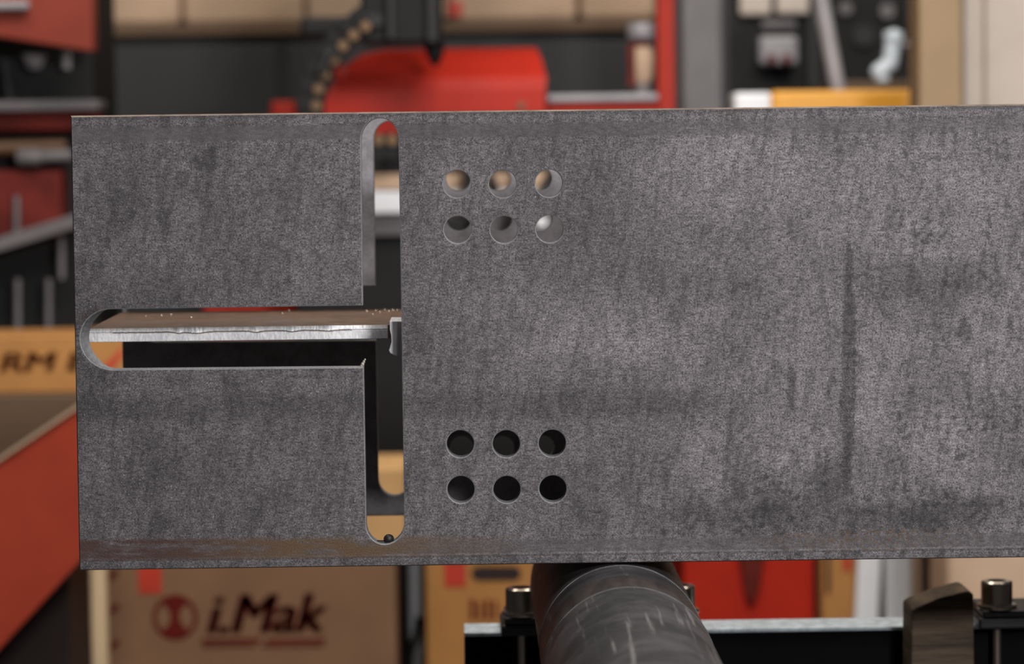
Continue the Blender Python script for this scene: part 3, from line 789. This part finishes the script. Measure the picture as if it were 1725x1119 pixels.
p3 = pts[3]; MB().cyl((p3.x + 0.006, p3.y, ztop + 0.0004), (p3.x + 0.006, p3.y, p3.z - 0.006), 0.012, seg=20).build('foot', M['whiteblue'], elb, True)
MB().cyl(P(1516, 76, dE + 0.045), P(1546, 76, dE + 0.045), 0.008, seg=20).build('branch', M['midgrey'], elb, True)

# leaning silver pole
pa, pb = P(1376, -40, 4.75), P(1414, 165, 4.75)
t = (pa.z)/(pa.z - pb.z); pbf = pa + (pb - pa)*t
MBp = MB().cyl(pa, pbf, 0.0125, seg=24)
tag(MBp.build('leaning_pole', M['silver'], None, True), 'slim silver pole leaning in front of the black control cabinet', 'pole')

# tan column and pale panel
q0, q1 = seen(1548, -150, 1622, 400, 4.2, 0.1, True)
tcn = tag(MB().box(q0, q1, 0.004).build('tan_column', M['beige']), 'tan painted column at the right, between the yellow rail and the pale panel', 'column')
q0, q1 = seen(1624, -150, 1860, 400, 4.32, 0.3, True)
pp = empty('pale_cabinet', base_of(q0, q1), 'tall pale beige cabinet at the right edge', 'cabinet')
MB().box(q0, q1, 0.004).build('body', M['greige'], pp)
MB().box((q0[0] + 0.028, q0[1] - 0.014, 0.05), (q1[0] - 0.006, q0[1] - 0.0004, q1[2] - 0.01), 0.004).build('door', M['greige'], pp)

# ------------------------------------------------------------------ lower background
def carton(name, rect, d, depth, mat, label, cat='box', group=None, bevel=0.004):
    lo, hi = seen(*rect, d, depth, True)
    o = empty(name, base_of(lo, hi), label, cat, group)
    MB().box(lo, hi, bevel).build('carton', M[mat], o)
    return o, lo, hi
dB = 4.2
ib, lo, hi = carton('printed_box', (178, 940, 667, 1119), dB, 0.25, 'tan3', 'brown cardboard box printed i.Mak, below the left end of the beam', group='cardboard boxes on the floor')
yf = lo[1]
lo_s, hi_s = seen(570, 790, 683, 939, dB, 0.2)
smb = empty('small_carton', (0.5*(lo_s[0]+hi_s[0]), lo_s[1] + 0.1, hi[2] + 0.0005), 'small tan carton on the printed box, seen through the slot foot', 'box')
MB().box((lo_s[0], lo_s[1] + 0.01, hi[2] + 0.0005), (hi_s[0], hi_s[1], hi_s[2]), 0.004).build('carton', M['tan4'], smb)
def decal(rect, d, mat, parent, name, th=0.0012):
    q0, q1 = seen(*rect, d, 0.0); y = d - DCAM
    return MB().box((q0[0], y - th, q0[2]), (q1[0], y - 0.0003, q1[2])).build(name, M[mat], parent)
tag(decal((233, 930, 272, 1000), dB, 'redtape', ib, 'sticker'), 'red square sticker')
def text(body, px, py, hpx, d, mat, parent, name, shear=0.0, wpx=None, bold=0.0):
    """lettering: lower left corner at (px, py), capital height hpx"""
    cu = bpy.data.curves.new(name, 'FONT'); cu.body = body; cu.shear = shear; cu.extrude = 0.0005; cu.offset = 0.0
    o = bpy.data.objects.new(name, cu); COL.objects.link(o)
    s = FPX/d
    cu.size = hpx/s/0.70
    cu.materials.append(M[mat])
    p = P(px, py, d); off = Vector((0,0,0)); q = parent
    while q is not None: off += q.location; q = q.parent
    o.parent = parent
    o.location = Vector((p.x, d - DCAM - 0.0012, p.z)) - off
    o.rotation_euler = (math.pi/2, 0, 0)
    if wpx:
        bpy.context.view_layer.update()
        o.scale.x = (wpx/s)/max(1e-4, o.dimensions.x)
    bpy.context.view_layer.update()
    me = bpy.data.meshes.new_from_object(o.evaluated_get(bpy.context.evaluated_depsgraph_get()))
    me.name = name; loc = o.location.copy(); rot = o.rotation_euler.copy(); sc = o.scale.copy()
    bpy.data.objects.remove(o)
    if bold:                                   # heavier strokes: the same letters drawn again a little to the side
        bm = bmesh.new(); bm.from_mesh(me); g0 = list(bm.verts) + list(bm.edges) + list(bm.faces)
        for k in range(1, 4):
            dup_ = bmesh.ops.duplicate(bm, geom=g0)['geom']
            bmesh.ops.translate(bm, vec=(bold*k/3/s/sc.x, 0, 0), verts=[q for q in dup_ if isinstance(q, bmesh.types.BMVert)])
        bm.to_mesh(me); bm.free()
    o = bpy.data.objects.new(name, me); COL.objects.link(o); o.parent = parent; o.location = loc; o.rotation_euler = rot; o.scale = sc
    return o
tag(text('i.Mak', 342, 1066, 66, dB, 'ink', ib, 'lettering', 0.28, 198, 8), 'dark red i.Mak lettering')
for r in ((340,1076,440,1082), (448,1076,548,1082), (340,1086,430,1090), (440,1086,545,1090)): decal(r, dB, 'ink', ib, 'underline')
# round mark: ring with an hourglass inside
cx, cy = 295, 1040
def disc_pts(cx, cy, r, a0, a1, n=28): return [(cx + r*math.cos(a0 + (a1-a0)*i/n), cy + r*math.sin(a0 + (a1-a0)*i/n)) for i in range(n+1)]
lg = MB()
n_ = 40
hole_disc, pou = disc_pts(cx, cy, 31, 0, 2*math.pi, n_), disc_pts(cx, cy, 38, 0, 2*math.pi, n_)
for i in range(n_):
    lg.prism(outline([hole_disc[i], hole_disc[i+1], pou[i+1], pou[i]], dB), yf - 0.0012, yf - 0.0003)
lg.prism(outline([(cx-1, cy+1)] + disc_pts(cx, cy, 31, -math.pi*0.72, -math.pi*0.28, 10), dB), yf - 0.0012, yf - 0.0003)
lg.prism(outline([(cx+1, cy-1)] + disc_pts(cx, cy, 31, math.pi*0.26, math.pi*0.74, 10), dB), yf - 0.0012, yf - 0.0003)
lg.prism(outline(disc_pts(cx, cy, 9, 0, 2*math.pi, 16)[:-1], dB), yf - 0.0013, yf - 0.0004)
tag(lg.build('round_mark', M['ink'], ib), 'dark red round emblem')
for px, py in ((192,1025), (192,1086), (190,968)):
    m = MB().prism(outline([(px-10, py+4), (px+4, py-9), (px+11, py-3), (px-2, py+9)], dB), yf - 0.0012, yf - 0.0003); m.build('handling_mark', M['ink'], ib)

tag(MB().box(*seen(152, 880, 176, 1119, 4.12, 0.04, True), 0.003).build('lit_side_strip', M['litSide']), 'slim pale strip painted as the lit left side of the printed box', 'post')  # pale strip stands in for the box's lit side, light put into colour
sb, lo2, hi2 = carton('handled_box', (716, 800, 930, 1119), 4.3, 0.2, 'tan2', 'orange brown cardboard box with a dark handle slot, left of the roller', group='cardboard boxes on the floor')
tag(decal((748, 930, 785, 989), 4.3, 'redtape', sb, 'sticker'), 'red square sticker')
hb = MB(); y2 = lo2[1]
hp = disc_pts(806, 966, 12, math.pi/2, math.pi*1.5, 10) + disc_pts(866, 966, 12, -math.pi/2, math.pi/2, 10)
hb.prism(outline(hp, 4.3), y2 - 0.0015, y2 - 0.0003); tag(hb.build('handle_slot', M['darkbrown'], sb), 'dark oval handle slot')
for r in ((792,1010,800,1044), (806,1014,812,1044), (818,1010,826,1044), (832,1012,838,1044)): decal(r, 4.3, 'ink', sb, 'handling_mark')
# white bag and dark hose in the gap
wbag = MB().lathe([(0.010, 0.0), (0.013, 0.2), (0.011, 0.45), (0.0095, 0.62)], (P(700, 1000, 4.4).x, 4.4 - DCAM + 0.02, 0.0), seg=24)
tag(wbag.build('white_tube', M['whiteblue'], None, True), 'thin white upright tube in the gap between the two floor boxes', 'tube')
hp = [P(680, 1150, 4.36), P(690, 1100, 4.36), P(703, 1072, 4.36), P(706, 1040, 4.36)]
hp[0].z = 0.0
tag(MB().tube([hp[0]] + hp[1:], 0.006, 12).build('black_hose', M['black'], None, True), 'thin black hose bending in the gap between the two floor boxes', 'hose')

q0, q1 = seen(1150, 700, 1372, 1119, 4.4, 0.19, True)
rc = empty('red_cabinet', base_of(q0, q1), 'bright red machine cabinet right of the roller, below the beam', 'cabinet')
MB().box(q0, q1, 0.004).build('body', M['red'], rc)
yc = q0[1]
MB().prism(outline([(1238, 900), (1292, 900), (1276, 1000), (1262, 1022), (1254, 990)], 4.4), yc - 0.012, yc - 0.0004, 0.003).build('dent_shade', M['darkred'], rc)  # shade of the V-shaped dent painted as a dark red plate
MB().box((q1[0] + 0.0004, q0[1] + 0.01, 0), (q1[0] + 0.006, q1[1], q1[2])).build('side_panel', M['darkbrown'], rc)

nb, lo3, hi3 = carton('narrow_box', (1384, 760, 1442, 1119), 4.36, 0.1, 'tan2', 'narrow orange cardboard box between the red cabinet and white boards', group='cardboard boxes on the floor')
decal((1391, 900, 1398, 1000), 4.36, 'darkbrown', nb, 'label_strip'); decal((1420, 900, 1434, 962), 4.36, 'redtape', nb, 'sticker')
q0, q1 = seen(1443, 740, 1478, 1119, 4.34, 0.04, True)
pr = MB().prism(outline([(1456, 740), (1494, 740), (1478, 1060), (1440, 1060)], 4.34), 4.34 - DCAM, 4.34 - DCAM + 0.02)
q = P(1459, 1060, 4.34)
pr.box((q.x - 0.016, 4.34 - DCAM, 0.0), (q.x + 0.016, 4.34 - DCAM + 0.02, q.z - 0.0)) 
tag(pr.build('grey_board', M['white']), 'slanted pale grey board leaning left of the white board', 'board')
q0, q1 = seen(1490, 740, 1551, 1119, 4.38, 0.05, True)
tag(MB().box(q0, q1, 0.004).build('white_board', M['white']), 'upright white board left of the large tan carton', 'board')
lo, hi = seen(1596, 720, 1900, 1119, 4.05, 0.22, True)
tbx = empty('tan_carton', base_of(lo, hi), 'large tan carton behind the cap screw at the lower right edge', 'box', 'cardboard boxes on the floor')
MB().box(lo, hi, 0.012, 3).build('carton', M['tan'], tbx, True)
tag(MB().box((P(1552, 1000, 4.2).x, 4.2 - DCAM, 0), (lo[0] - 0.002, 4.2 - DCAM + 0.1, hi[2] - 0.02)).build('shaded_carton_side', M['darkbrown']),
    'dark brown upright sheet painted as the shaded left side of the large tan carton', 'plank')  # dark sheet paints the shade on the carton's left side

# ------------------------------------------------------------------ left machine
dL = 4.6
lm = empty('red_press_machine', upright(40, dL), 'black press machine with dull red covers at the left edge', 'machine')
MB().prism(outline([(-120, 44), (156, 87), (156, -120), (-120, -120)], dL - 0.1), dL - 0.1 - DCAM, dL - DCAM - 0.04, 0.003).build('top_cover', M['brick'], lm)
a, b = seen(-30, 2, 48, 16, dL - 0.125, 0.024); MB().box(a, b, 0.004).build('name_plate', M['silver'], lm)
a, b = seen(-120, -60, 160, 560, dL + 0.1, 0.3, True); MB().box(a, b, 0.004).build('frame', M['black'], lm)
a, b = seen(-120, 170, 166, 187, dL, 0.099); MB().box(a, b, 0.003).build('crossbar', M['midgrey'], lm)
a, b = seen(-120, 188, 165, 220, dL + 0.03, 0.069); MB().box(a, b, 0.003).build('band', M['darkred'], lm)
MB().cyl(P(-120, 252, dL + 0.06), P(112, 246, dL + 0.06), 0.0125, seg=24).build('pipe', M['brownpipe'], lm, True)
MB().cyl(P(28, 265, dL + 0.01), P(70, 265, dL + 0.01), 0.0125, seg=28, bevel=0.004).cyl(P(70, 264, dL + 0.01), P(122, 262, dL + 0.01), 0.0095, seg=28).build('piston', M['grey'], lm, True)
a, b = seen(-120, 288, 104, 400, dL + 0.02, 0.079); MB().box(a, b, 0.004).build('side_cover', M['darkred'], lm)
MB().prism(outline([(-120, 436), (128, 360), (128, 384), (-120, 460)], dL - 0.02), dL - 0.02 - DCAM, dL + 0.099 - DCAM, 0.002).build('rail', M['midgrey'], lm)
for px, y0_, y1_ in ((28, 330, 405), (82, 470, 560), (30, 470, 560), (104, 400, 470)):
    MB().cyl(P(px, y0_, dL + 0.012), P(px, y1_, dL + 0.012), 0.005, seg=16).build('rod', M['midgrey'], lm, True)
MB().cyl(P(58, 92, dL + 0.05), P(58, 116, dL + 0.05), 0.02, 0.010, 24).build('gauge', M['silver'], lm, True)
MB().cyl(P(112, 88, dL + 0.05), P(112, 116, dL + 0.05), 0.007, seg=16).build('gauge', M['silver'], lm, True)
MB().cyl(P(6, 100, dL + 0.05), P(16, 168, dL + 0.05), 0.008, seg=16).build('hose', M['charcoal'], lm, True)

# bench with a printed box in front of the press
dN = 4.3
q0, q1 = seen(-120, 666, 216, 770, dN - 0.03, 0.22)
wbn = empty('workbench', upright(60, dN), 'dim brown workbench under the printed flat box at the left edge', 'workbench')
MB().box(q0, q1, 0.003).build('top', M['plank'], wbn)
for px in (-100, 100):
    a, b = seen(px - 18, 770, px + 18, 1100, dN, 0.1, True); MB().box(a, (b[0], b[1], q0[2] - 0.0004)).build('leg', M['plank'], wbn)
a0, a1 = seen(-120, 566, 211, 665, dN, 0.17)
fb = empty('flat_box', (0.5*(a0[0]+a1[0]), a0[1] + 0.08, q1[2] + 0.0004), 'flat orange cardboard box with dark red letters, lying on the workbench', 'box')
MB().box((a0[0], a0[1], q1[2] + 0.0004), a1, 0.003).build('carton', M['tan2'], fb)
tag(text('RM E', -6, 626, 32, dN, 'fadedink', fb, 'lettering', 0.2, 148, 5), 'faded dark red letters')
mk = MB().prism(outline([(170, 622), (190, 622), (208, 596), (206, 585)], dN), dN - DCAM - 0.0012, dN - DCAM - 0.0003)
tag(mk.build('print_mark', M['redtape'], fb), 'red slanted mark')

# red chute in front
dR = 3.6
rch = empty('red_chute', upright(40, dR), 'large orange red sloping chute at the lower left, behind the beam end', 'chute')
MB().prism(outline([(-160, 885), (210, 636), (210, 866), (-160, 1268)], dR), dR - DCAM, dR - DCAM + 0.28, 0.002).build('chute', M['orangered'], rch)
MB().prism(outline([(-160, 878), (210, 629), (210, 635.5), (-160, 884.5)], dR), dR - DCAM - 0.004, dR - DCAM + 0.28).build('edge_trim', M['tan'], rch)
q0, q1 = seen(-160, 900, 117, 1119, dR + 0.06, 0.2, True); MB().box(q0, q1, 0.003).build('base', M['darkbrown'], rch)
